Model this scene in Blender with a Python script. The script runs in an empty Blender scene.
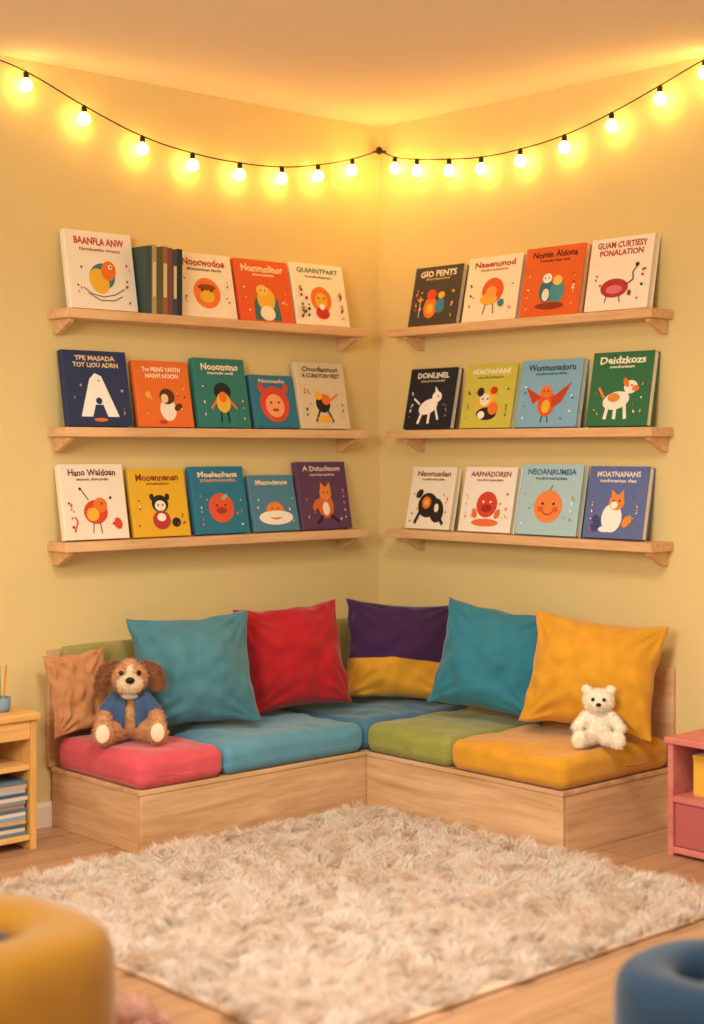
import bpy, bmesh, math, random
import numpy as np
from mathutils import Vector, Matrix, noise
random.seed(7); rng = np.random.default_rng(7)
sc = bpy.context.scene; col = sc.collection
sc.view_settings.view_transform = 'Standard'

def lin(c):
    if isinstance(c, str):
        c = c.lstrip('#'); c = [int(c[i:i+2], 16) for i in (0, 2, 4)]
    o = []
    for v in c[:3]:
        v /= 255.0
        o.append(v/12.92 if v <= .04045 else ((v+.055)/1.055)**2.4)
    return (*o, 1.0)

# ---------------------------------------------------------------- materials
def new_mat(name):
    m = bpy.data.materials.new(name); m.use_nodes = True
    nt = m.node_tree; return m, nt, nt.nodes['Principled BSDF']

def mat(name, c, rough=.6, var=.10, vscale=8, bump=0., bscale=200, sheen=0., metal=0.):
    m, nt, b = new_mat(name); N = nt.nodes; L = nt.links
    tc = N.new('ShaderNodeTexCoord')
    n = N.new('ShaderNodeTexNoise'); n.inputs['Scale'].default_value = vscale; n.inputs['Detail'].default_value = 4
    L.new(tc.outputs['Object'], n.inputs['Vector'])
    mx = N.new('ShaderNodeMix'); mx.data_type = 'RGBA'
    a = lin(c)
    mx.inputs[6].default_value = tuple(x*(1-var) for x in a[:3])+(1,)
    mx.inputs[7].default_value = tuple(min(1, x*(1+var)) for x in a[:3])+(1,)
    L.new(n.outputs['Fac'], mx.inputs[0]); L.new(mx.outputs[2], b.inputs['Base Color'])
    b.inputs['Roughness'].default_value = rough; b.inputs['Metallic'].default_value = metal
    b.inputs['Specular IOR Level'].default_value = .3
    if sheen:
        b.inputs['Sheen Weight'].default_value = sheen; b.inputs['Sheen Roughness'].default_value = .4
        b.inputs['Specular IOR Level'].default_value = .1
    if bump:
        n2 = N.new('ShaderNodeTexNoise'); n2.inputs['Scale'].default_value = bscale; n2.inputs['Detail'].default_value = 3
        L.new(tc.outputs['Object'], n2.inputs['Vector'])
        bp = N.new('ShaderNodeBump'); bp.inputs['Strength'].default_value = bump; bp.inputs['Distance'].default_value = .003
        L.new(n2.outputs['Fac'], bp.inputs['Height']); L.new(bp.outputs[0], b.inputs['Normal'])
    return m

def fabric(name, c, var=.18, sheen=.35):
    return mat(name, c, .9, var, 14, .5, 300, sheen)

def wood(name, c1, c2, axis='x', scale=1.0, rough=.5):
    m, nt, b = new_mat(name); N = nt.nodes; L = nt.links
    tc = N.new('ShaderNodeTexCoord'); mp = N.new('ShaderNodeMapping')
    s = {'x': (1.2, 14, 14), 'y': (14, 1.2, 14), 'z': (14, 14, 1.2)}[axis]
    mp.inputs['Scale'].default_value = tuple(v*scale for v in s)
    L.new(tc.outputs['Object'], mp.inputs['Vector'])
    n = N.new('ShaderNodeTexNoise'); n.inputs['Scale'].default_value = 1.3; n.inputs['Detail'].default_value = 6
    n.inputs['Roughness'].default_value = .6; n.inputs['Distortion'].default_value = .8
    L.new(mp.outputs[0], n.inputs['Vector'])
    n2 = N.new('ShaderNodeTexNoise'); n2.inputs['Scale'].default_value = 7; n2.inputs['Detail'].default_value = 4
    L.new(mp.outputs[0], n2.inputs['Vector'])
    mu = N.new('ShaderNodeMath'); mu.operation = 'MULTIPLY_ADD'; mu.inputs[1].default_value = .35
    L.new(n2.outputs['Fac'], mu.inputs[0]); L.new(n.outputs['Fac'], mu.inputs[2])
    r = N.new('ShaderNodeValToRGB'); r.color_ramp.elements[0].position = .48; r.color_ramp.elements[1].position = .82
    r.color_ramp.elements[0].color = lin(c2); r.color_ramp.elements[1].color = lin(c1)
    L.new(mu.outputs[0], r.inputs[0]); L.new(r.outputs[0], b.inputs['Base Color'])
    b.inputs['Roughness'].default_value = rough; b.inputs['Specular IOR Level'].default_value = .3
    bp = N.new('ShaderNodeBump'); bp.inputs['Strength'].default_value = .12; bp.inputs['Distance'].default_value = .002
    L.new(n2.outputs['Fac'], bp.inputs['Height']); L.new(bp.outputs[0], b.inputs['Normal'])
    return m

_pc = {}
def paint(c, rough=.55):
    k = str(c)
    if k not in _pc:
        _pc[k] = mat('paint_'+k.strip('#'), c, rough, .05, 30)
    return _pc[k]

# ---------------------------------------------------------------- mesh builder
class MB:
    def __init__(s): s.v = []; s.f = []; s.mi = []; s.sm = []; s.mats = []
    def slot(s, m):
        if m not in s.mats: s.mats.append(m)
        return s.mats.index(m)
    def add(s, vs, fs, m, smooth=False, M=None):
        o = len(s.v); k = s.slot(m)
        for p in vs:
            p = Vector(p)
            if M is not None: p = M @ p
            s.v.append(tuple(p))
        for f in fs:
            s.f.append(tuple(i+o for i in f)); s.mi.append(k); s.sm.append(smooth)
    def box(s, x0, x1, y0, y1, z0, z1, m, M=None):
        vs = [(x, y, z) for x in (x0, x1) for y in (y0, y1) for z in (z0, z1)]
        fs = [(0, 1, 3, 2), (4, 6, 7, 5), (0, 4, 5, 1), (2, 3, 7, 6), (0, 2, 6, 4), (1, 5, 7, 3)]
        s.add(vs, fs, m, False, M)
    def ell(s, c, r, m, M=None, nu=20, nv=12):
        vs = []; fs = []
        for j in range(nv+1):
            t = math.pi*j/nv
            for i in range(nu):
                a = 2*math.pi*i/nu
                vs.append((c[0]+r[0]*math.sin(t)*math.cos(a), c[1]+r[1]*math.sin(t)*math.sin(a), c[2]+r[2]*math.cos(t)))
        for j in range(nv):
            for i in range(nu):
                i2 = (i+1) % nu
                fs.append((j*nu+i, (j+1)*nu+i, (j+1)*nu+i2, j*nu+i2))
        s.add(vs, fs, m, True, M)
    def lathe(s, prof, m, n=16, M=None, smooth=True):
        vs = []; fs = []
        for (r, z) in prof:
            for i in range(n):
                a = 2*math.pi*i/n; vs.append((r*math.cos(a), r*math.sin(a), z))
        for j in range(len(prof)-1):
            for i in range(n):
                i2 = (i+1) % n
                fs.append((j*n+i, j*n+i2, (j+1)*n+i2, (j+1)*n+i))
        fs.append(tuple(range(n))[::-1]); fs.append(tuple((len(prof)-1)*n+i for i in range(n)))
        s.add(vs, fs, m, smooth, M)
    def mesh(s, name):
        me = bpy.data.meshes.new(name); me.from_pydata(s.v, [], s.f)
        for m in s.mats: me.materials.append(m)
        me.polygons.foreach_set('material_index', s.mi); me.polygons.foreach_set('use_smooth', s.sm)
        me.update(); return me
    def build(s, name, parent=None, bevel=0, fixn=False):
        me = s.mesh(name)
        if fixn:
            bm = bmesh.new(); bm.from_mesh(me); bmesh.ops.remove_doubles(bm, verts=bm.verts, dist=1e-6)
            bmesh.ops.recalc_face_normals(bm, faces=bm.faces); bm.to_mesh(me); bm.free()
        return obj(name, me, parent, bevel)

def obj(name, data, parent=None, bevel=0):
    o = bpy.data.objects.new(name, data); col.objects.link(o)
    if parent: o.parent = parent
    if bevel:
        b = o.modifiers.new('bevel', 'BEVEL'); b.width = bevel; b.segments = 2; b.limit_method = 'ANGLE'
    return o
def thing(name, label, cat, loc=(0, 0, 0), rot=(0, 0, 0), data=None, group=None):
    o = obj(name, data); o.location = loc; o.rotation_euler = rot
    o['label'] = label; o['category'] = cat
    if group: o['group'] = group
    return o
def boxobj(name, x0, x1, y0, y1, z0, z1, m, parent=None, bevel=.003):
    b = MB(); b.box(x0, x1, y0, y1, z0, z1, m); return b.build(name, parent, bevel)

# ---------------------------------------------------------------- room
CH = 2.88
wall_m = mat('wall_paint', (224, 201, 138), .85, .03, 1.6, .15, 60)
ceil_m = mat('ceiling_paint', (238, 222, 204), .9, .02, 2, .1, 60)
base_m = mat('baseboard_paint', (236, 224, 200), .5, .02, 4)
RX = 6.6
def slab(name, x0, x1, y0, y1, z0, z1, m):
    b = MB(); b.box(x0, x1, y0, y1, z0, z1, m); o = b.build(name); o['kind'] = 'structure'; return o
slab('wall_left', -RX, 0.1, 0, .1, 0, CH, wall_m)
slab('wall_right', 0, .1, -RX, 0, 0, CH, wall_m)
slab('ceiling', -RX, .1, -RX, .1, CH, CH+.1, ceil_m)

def floor_mat():
    m, nt, b = new_mat('oak_floor'); N = nt.nodes; L = nt.links
    tc = N.new('ShaderNodeTexCoord')
    br = N.new('ShaderNodeTexBrick'); br.offset = .37; br.inputs['Scale'].default_value = 1
    br.inputs['Brick Width'].default_value = 1.3; br.inputs['Row Height'].default_value = .15
    br.inputs['Mortar Size'].default_value = .0018; br.inputs['Mortar Smooth'].default_value = .1
    br.inputs['Color1'].default_value = lin((206, 164, 124)); br.inputs['Color2'].default_value = lin((184, 143, 106))
    br.inputs['Mortar'].default_value = lin((120, 88, 62))
    L.new(tc.outputs['Object'], br.inputs['Vector'])
    mp = N.new('ShaderNodeMapping'); mp.inputs['Scale'].default_value = (1.5, 22, 1)
    L.new(tc.outputs['Object'], mp.inputs['Vector'])
    n = N.new('ShaderNodeTexNoise'); n.inputs['Scale'].default_value = 1.5; n.inputs['Detail'].default_value = 7; n.inputs['Distortion'].default_value = .6
    L.new(mp.outputs[0], n.inputs['Vector'])
    r = N.new('ShaderNodeValToRGB'); r.color_ramp.elements[0].position = .3; r.color_ramp.elements[1].position = .7
    r.color_ramp.elements[0].color = (.66, .62, .58, 1); r.color_ramp.elements[1].color = (1, 1, 1, 1)
    L.new(n.outputs['Fac'], r.inputs[0])
    mx = N.new('ShaderNodeMix'); mx.data_type = 'RGBA'; mx.blend_type = 'MULTIPLY'; mx.inputs[0].default_value = .7
    L.new(br.outputs['Color'], mx.inputs[6]); L.new(r.outputs[0], mx.inputs[7]); L.new(mx.outputs[2], b.inputs['Base Color'])
    b.inputs['Roughness'].default_value = .42
    return m
slab('floor', -RX, .1, -RX, .1, -.1, 0, floor_mat())
def skirting(name, wall):
    b = MB()
    prof = [(0, 0), (.016, 0), (.016, .075), (.010, .09), (0, .092)]
    if wall == 'left':
        vs = [(x, -p[0]-.0005, p[1]) for x in (-RX, -.0005) for p in prof]
    else:
        vs = [(-p[0]-.0005, y, p[1]) for y in (-RX, -.017) for p in prof]
    n = len(prof); fs = [(i, (i+1) % n, n+(i+1) % n, n+i) for i in range(n)] + [tuple(range(n)), tuple(range(n, 2*n))]
    b.add(vs, fs, base_m); o = b.build(name, fixn=True); o['kind'] = 'structure'
skirting('baseboard_left', 'left'); skirting('baseboard_right', 'right')

# ---------------------------------------------------------------- shelves
shelf_wood_x = wood('pine_x', (230, 188, 138), (206, 160, 112), 'x')
shelf_wood_y = wood('pine_y', (230, 188, 138), (206, 160, 112), 'y')
LZ = [1.950, 1.506, 1.074]
SD = .14; ST = .036
def bracket(parent, m, at, z, wall):
    b = MB(); w = .022
    prof = [(0.001, -ST), (.115, -ST), (.115, -ST-.012), (.03, -ST-.055), (.001, -ST-.055)]
    n = len(prof)
    if wall == 'left': vs = [(at+s*w/2, -p[0], z+p[1]-.0002) for s in (-1, 1) for p in prof]
    else: vs = [(-p[0], at+s*w/2, z+p[1]-.0002) for s in (-1, 1) for p in prof]
    fs = [(i, (i+1) % n, n+(i+1) % n, n+i) for i in range(n)] + [tuple(range(n)), tuple(range(n, 2*n))]
    b.add(vs, fs, m); return b.build('bracket', parent, .002, True)
for i, z in enumerate(LZ):
    t = thing('wall_shelf', 'long pale pine wall shelf holding a row of face-out picture books', 'shelf', (-1.0, 0, z), group='pine picture shelves')
    boxobj('shelf_board', -.735, .80, -SD, -.001, -ST, 0, shelf_wood_x, t)
    for a in (-.70, .75): bracket(t, shelf_wood_x, a, 0, 'left')
    t = thing('wall_shelf', 'long pale pine wall shelf holding four face-out picture books', 'shelf', (0, -.93, z), group='pine picture shelves')
    boxobj('shelf_board', -SD, -.001, -.68, .745, -ST, 0, shelf_wood_y, t)
    for a in (-.645, .65): bracket(t, shelf_wood_y, a, 0, 'right')

# ---------------------------------------------------------------- books
_tc = {}
def text_geo(s):
    if s in _tc: return _tc[s]
    cu = bpy.data.curves.new('t', 'FONT'); cu.body = s; cu.size = 1; cu.offset = .032; cu.resolution_u = 2
    cu.align_x = 'CENTER'
    o = bpy.data.objects.new('t', cu); col.objects.link(o)
    dg = bpy.context.evaluated_depsgraph_get(); dg.update()
    me = bpy.data.meshes.new_from_object(o.evaluated_get(dg))
    v = np.array([p.co[:2] for p in me.vertices]); f = [tuple(p.vertices) for p in me.polygons]
    bpy.data.objects.remove(o); bpy.data.meshes.remove(me)
    mn = v.min(0); mx = v.max(0); v = (v-(mn+mx)/2)/(mx-mn)
    # slightly uneven brush-lettered baseline
    v[:, 1] += .05*np.sin(v[:, 0]*23+len(s))
    _tc[s] = (v, f); return _tc[s]

pages_m = mat('paper_pages', (238, 226, 200), .8, .08, 60)
def E(cx, cy, rx, ry, c, rot=0, a0=0, a1=360): return ('e', cx, cy, rx, ry, c, rot, a0, a1)
def P(c, *pts): return ('p', pts, c)
def T(s, cx, cy, w, h, c): return ('t', s, cx, cy, w*1.02, h*(1.2 if h >= .055 else 1), c)
def Ln(c, wd, *pts): return ('l', pts, wd, c)
def conf(seed, n, cs, box=(.08, .1, .92, .6), r=.016):
    rr = random.Random(seed); out = []
    for i in range(n):
        x = rr.uniform(box[0], box[2]); y = rr.uniform(box[1], box[3])
        if abs(x-.5) < .24 and .1 < y < .6: x = .12 if x < .5 else .88
        out.append(E(x, y, r*rr.uniform(.6, 1.5), r*rr.uniform(.5, 1.2), rr.choice(cs), rr.uniform(0, 180)))
    return out

def make_book(w, h, t, color, art, loc, wall, label, group, a=None):
    if a is None: a = math.asin(.056/h)
    e = thing('picture_book', label, 'book', loc, group=group)
    e.rotation_euler = (Matrix.Rotation(0 if wall == 'left' else -math.pi/2, 3, 'Z') @ Matrix.Rotation(-a, 3, 'X')).to_euler()
    cm = paint(color); b = MB(); bt = .0028
    b.box(-w/2, w/2, -t, -t+bt, 0, h, cm); b.box(-w/2, w/2, -bt, 0, 0, h, cm)
    n = 6; vs = []
    for z in (0, h):
        for i in range(n+1):
            th = math.pi*i/n; vs.append((-w/2-math.sin(th)*.004, -t/2-math.cos(th)*t/2, z))
        for i in range(n+1):
            th = math.pi*(n-i)/n; vs.append((-w/2+.0028, -t/2-math.cos(th)*(t/2-.0005), z))
    k = 2*(n+1); fs = [(i, (i+1) % k, k+(i+1) % k, k+i) for i in range(k)] + [tuple(range(k))[::-1], tuple(range(k, 2*k))]
    b.add(vs, fs, cm)
    lay = 0
    def pt(u, v): return (-w/2+u*w, -t-.0004-lay*.00022, v*h)
    for s in art:
        lay += 1
        if s[0] == 'e':
            _, cx, cy, rx, ry, c, rot, a0, a1 = s; n = 22; r = math.radians(rot); vs = []
            full = (a1-a0) >= 360
            for i in range(n + (0 if full else 1)):
                th = math.radians(a0+(a1-a0)*i/n); x = rx*math.cos(th); y = ry*math.sin(th)
                vs.append(pt(cx+x*math.cos(r)-y*math.sin(r), cy+x*math.sin(r)+y*math.cos(r)))
            b.add(vs, [tuple(range(len(vs)))], paint(c))
        elif s[0] == 'p':
            vs = [pt(*p) for p in s[1]]; b.add(vs, [tuple(range(len(vs)))], paint(s[2]))
        elif s[0] == 'l':
            for p, q in zip(s[1][:-1], s[1][1:]):
                dx, dy = q[0]-p[0], q[1]-p[1]; L = math.hypot(dx, dy) or 1; nx, ny = -dy/L*s[2]/2, dx/L*s[2]/2
                vs = [pt(p[0]-nx, p[1]-ny), pt(q[0]-nx, q[1]-ny), pt(q[0]+nx, q[1]+ny), pt(p[0]+nx, p[1]+ny)]
                b.add(vs, [(0, 1, 2, 3)], paint(s[3]))
        else:
            _, tx, cx, cy, tw, th, c = s; v, f = text_geo(tx)
            b.add([pt(cx+p[0]*tw, cy+p[1]*th) for p in v], f, paint(c))
    b.build('cover', e)
    p = MB(); p.box(-w/2+.003, w/2-.004, -t+bt+.0002, -bt-.0002, .004, h-.004, pages_m); p.build('pages', e)
    return e

K = '#2a2422'; CR = '#f2e6cf'; OR = '#e8762c'; RD = '#c8372c'; YL = '#eab43a'; TL = '#2f7f86'; WH = '#f7f1e6'; BR = '#7a4426'; PK = '#e89a8a'; NV = '#23304d'; GR = '#3f7a4e'
def eyes(x, y, s=.02, d=.06, c=K): return [E(x-d, y, s, s, c), E(x+d, y, s, s, c)]
books_left = [
 [ # top
  (-1.685, -1.385, .308, .034, '#f1e7d2', [T('BAANFLA ANW', .5, .87, .74, .08, RD), T('Noodoanso mnonu', .5, .765, .6, .045, '#b0533c'),
    E(.5, .42, .2, .17, TL, 20), E(.45, .36, .14, .17, YL, 30), E(.6, .5, .11, .13, OR, -20), E(.63, .55, .03, .03, WH), E(.635, .55, .014, .014, K),
    Ln(K, .01, (.2, .27), (.32, .19), (.5, .16), (.68, .2), (.82, .28)), Ln(K, .01, (.26, .2), (.45, .11), (.65, .12), (.78, .18))] + conf(1, 9, [RD, K, YL]),
   'cream picture book with a teal and yellow bird on its cover'),
  (-1.172, -.888, .268, .028, '#f0e3c8', [T('Noocwodoe', .5, .86, .74, .1, '#b5412c'), T('Muwanndoan dorna', .5, .75, .6, .045, BR),
    E(.5, .38, .24, .24, OR), E(.5, .33, .13, .1, YL), E(.5, .47, .16, .05, '#8a3b22')] + eyes(.5, .42, .022, .08) + conf(2, 8, [RD, BR]),
   'cream picture book with a round orange face on its cover'),
  (-.866, -.580, .266, .030, '#dd5a2b', [T('Nommolinor', .5, .86, .78, .1, '#f6d9a8'), T('anonoadrin', .5, .76, .4, .045, '#f6d9a8'),
    P('#2f6f6d', (.26, .02), (.27, .3), (.38, .5), (.58, .52), (.72, .35), (.76, .02)), E(.5, .36, .17, .2, YL), E(.5, .13, .14, .12, CR), E(.44, .5, .11, .09, '#f0c65a')] + eyes(.45, .5, .014, .04) + conf(3, 8, [YL, CR]),
   'orange-red picture book with a yellow and teal owl on its cover'),
  (-.562, -.265, .274, .030, '#f2e8d0', [T('QUIAINTPART', .5, .88, .78, .075, '#4c7a48'), T('nonobadenoan', .5, .79, .5, .04, BR),
    E(.5, .42, .2, .21, OR), E(.5, .4, .12, .13, YL), E(.5, .2, .13, .1, RD), E(.5, .3, .05, .05, WH)] + eyes(.5, .44, .016, .05) + conf(4, 26, [RD, GR, K, YL], r=.024),
   'cream picture book with an orange sun and small red animals'),
 ],
 [ # middle
  (-1.695, -1.408, .294, .032, '#27385c', [T('TPE MASADA', .5, .9, .62, .055, '#e6c79a'), T('TOY LIOU ADRN', .5, .81, .7, .055, '#e6c79a'),
    P(WH, (.2, .12), (.38, .62), (.47, .7), (.57, .66), (.8, .12), (.62, .12), (.56, .28), (.44, .28), (.38, .12)), E(.5, .33, .05, .045, '#27385c'), E(.52, .6, .012, .012, K), E(.5, .08, .11, .025, OR)] + conf(5, 6, ['#c9a06a', OR]),
   'navy blue picture book with a white A-shaped bear on its cover'),
  (-1.368, -1.108, .268, .026, '#e2702f', [T('Tro MENG YANTH', .5, .87, .7, .06, '#fbe4c0'), T('NAIWI NOON', .5, .77, .6, .06, '#fbe4c0'),
    E(.55, .26, .15, .17, CR), E(.55, .46, .14, .12, '#5b2d1c'), E(.5, .43, .07, .07, '#f3c79b'), E(.74, .3, .08, .05, '#5b2d1c', 30), E(.2, .48, .05, .05, YL), E(.43, .07, .07, .03, RD)] + conf(6, 7, [YL, CR, BR]),
   'orange picture book with a small brown-haired figure on its cover'),
  (-1.078, -.818, .288, .030, '#2c7a73', [T('Noootntno', .5, .88, .72, .085, '#f3dfb4'), T('ananodu nodi', .5, .79, .5, .04, '#f3dfb4'),
    E(.5, .52, .17, .13, '#1e2426'), E(.5, .36, .14, .15, YL), E(.5, .44, .08, .08, OR), Ln('#1e2426', .03, (.44, .23), (.42, .07)), Ln('#1e2426', .03, (.56, .23), (.58, .07)),
    Ln(OR, .035, (.36, .38), (.25, .27)), Ln(OR, .035, (.64, .38), (.75, .27))] + conf(7, 8, [YL, CR]),
   'teal green picture book with a yellow figure in a black hat'),
  (-.783, -.552, .230, .026, '#2f7590', [T('Nonuado', .5, .89, .6, .06, '#eac28a'), E(.5, .45, .34, .34, '#d3492f'), E(.5, .42, .22, .22, '#f0a36a'), E(.36, .42, .07, .07, PK), E(.64, .42, .07, .07, PK), E(.5, .34, .08, .03, RD), E(.22, .75, .07, .09, '#d3492f', 30), E(.78, .75, .07, .09, '#d3492f', -30), P('#2f7590', (.05, .02), (.95, .02), (.95, .1), (.05, .1))] + eyes(.5, .48, .022, .09),
   'small blue picture book with a big red round face'),
  (-.535, -.262, .292, .030, '#d9c9a4', [T('Ooodannon', .5, .9, .74, .065, '#5a4632'), T('A CURKVON NEST', .5, .8, .78, .055, '#5a4632'),
    E(.48, .38, .15, .14, K), E(.55, .44, .09, .08, OR), E(.4, .5, .08, .07, YL), Ln(K, .035, (.4, .28), (.3, .1)), Ln(K, .035, (.56, .28), (.66, .1)), E(.48, .14, .15, .06, YL), Ln(OR, .03, (.62, .42), (.8, .52))] + conf(8, 14, [K, OR, BR]),
   'beige picture book with a black and orange figure'),
 ],
 [ # bottom
  (-1.708, -1.425, .290, .034, '#f0e2cb', [T('Hano Waldoan', .5, .89, .74, .075, '#6b3a3a'), T('anoon dorundn', .5, .8, .5, .04, BR),
    E(.5, .36, .19, .16, '#d8482c'), E(.58, .45, .11, .1, OR), E(.45, .33, .1, .09, YL), Ln(K, .012, (.45, .22), (.43, .08)), Ln(K, .012, (.55, .22), (.57, .08)), Ln(K, .012, (.4, .52), (.3, .66)), E(.28, .67, .02, .02, K), E(.84, .2, .06, .08, '#d8482c', 20), E(.6, .47, .014, .014, K), Ln(RD, .02, (.14, .1), (.2, .24), (.16, .3))] + conf(9, 10, [RD, K, OR]),
   'cream picture book with a round red bird on its cover'),
  (-1.39, -1.125, .272, .026, '#e2b12c', [T('Mooennenen', .5, .87, .76, .085, '#8c3b22'), T('nooanadon', .5, .78, .4, .04, '#8c3b22'),
    E(.5, .48, .15, .13, K), E(.5, .45, .1, .08, CR), E(.5, .24, .16, .14, '#b83a36'), E(.5, .28, .08, .06, WH), E(.76, .2, .08, .07, K), E(.36, .58, .04, .05, K), E(.64, .58, .04, .05, K)] + eyes(.5, .46, .014, .04) + conf(10, 12, [RD, BR, CR]),
   'yellow picture book with a black and red creature'),
  (-1.093, -.823, .278, .030, '#2b7691', [T('Moeleohana', .5, .88, .74, .07, '#f1d9ae'), T('DONNOWANORA', .5, .79, .66, .045, '#e2a15a'),
    E(.5, .38, .24, .22, '#db5a35'), E(.5, .34, .1, .05, '#a9351f'), E(.58, .54, .07, .03, '#8fb7a0', 30)] + eyes(.5, .42, .018, .08) + conf(11, 12, [OR, CR, '#8fb7a0']),
   'teal blue picture book with a round orange-red face'),
  (-.79, -.548, .240, .026, '#4f8398', [T('Matnodenne', .5, .87, .7, .075, '#f3d9a6'), E(.5, .24, .38, .13, '#f2ead8'), E(.5, .36, .2, .16, '#e98635'), E(.5, .3, .28, .06, '#f2ead8'), Ln(K, .012, (.4, .4), (.46, .4)), Ln(K, .012, (.54, .4), (.6, .4))] + conf(12, 7, [CR, OR]),
   'grey-blue picture book with a white and orange mound'),
  (-.53, -.250, .294, .030, '#5c3f5c', [T('A Dutodenon', .5, .9, .76, .065, '#e6c7b0'), T('nonodo anuran', .5, .81, .5, .04, '#e6c7b0'),
    E(.5, .34, .16, .18, '#d9692d'), E(.52, .53, .12, .1, '#e5893c'), P('#e5893c', (.42, .58), (.44, .7), (.52, .62)), P('#e5893c', (.54, .62), (.62, .7), (.64, .56)), E(.5, .3, .07, .1, CR), Ln('#2a1d2c', .045, (.42, .2), (.3, .08)), Ln('#2a1d2c', .045, (.58, .2), (.74, .1)), E(.3, .36, .1, .05, '#d9692d', 50)] + eyes(.52, .54, .014, .04) + conf(13, 12, ['#d9692d', '#e6c7b0']),
   'purple picture book with an orange fox'),
 ]]
for r in range(3):
    for (x0, x1, h, t, c, art, lb) in books_left[r]:
        make_book(x1-x0, h, t, c, art, ((x0+x1)/2, -.062, LZ[r]+.0004), 'left', lb, 'face-out picture books')
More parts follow.
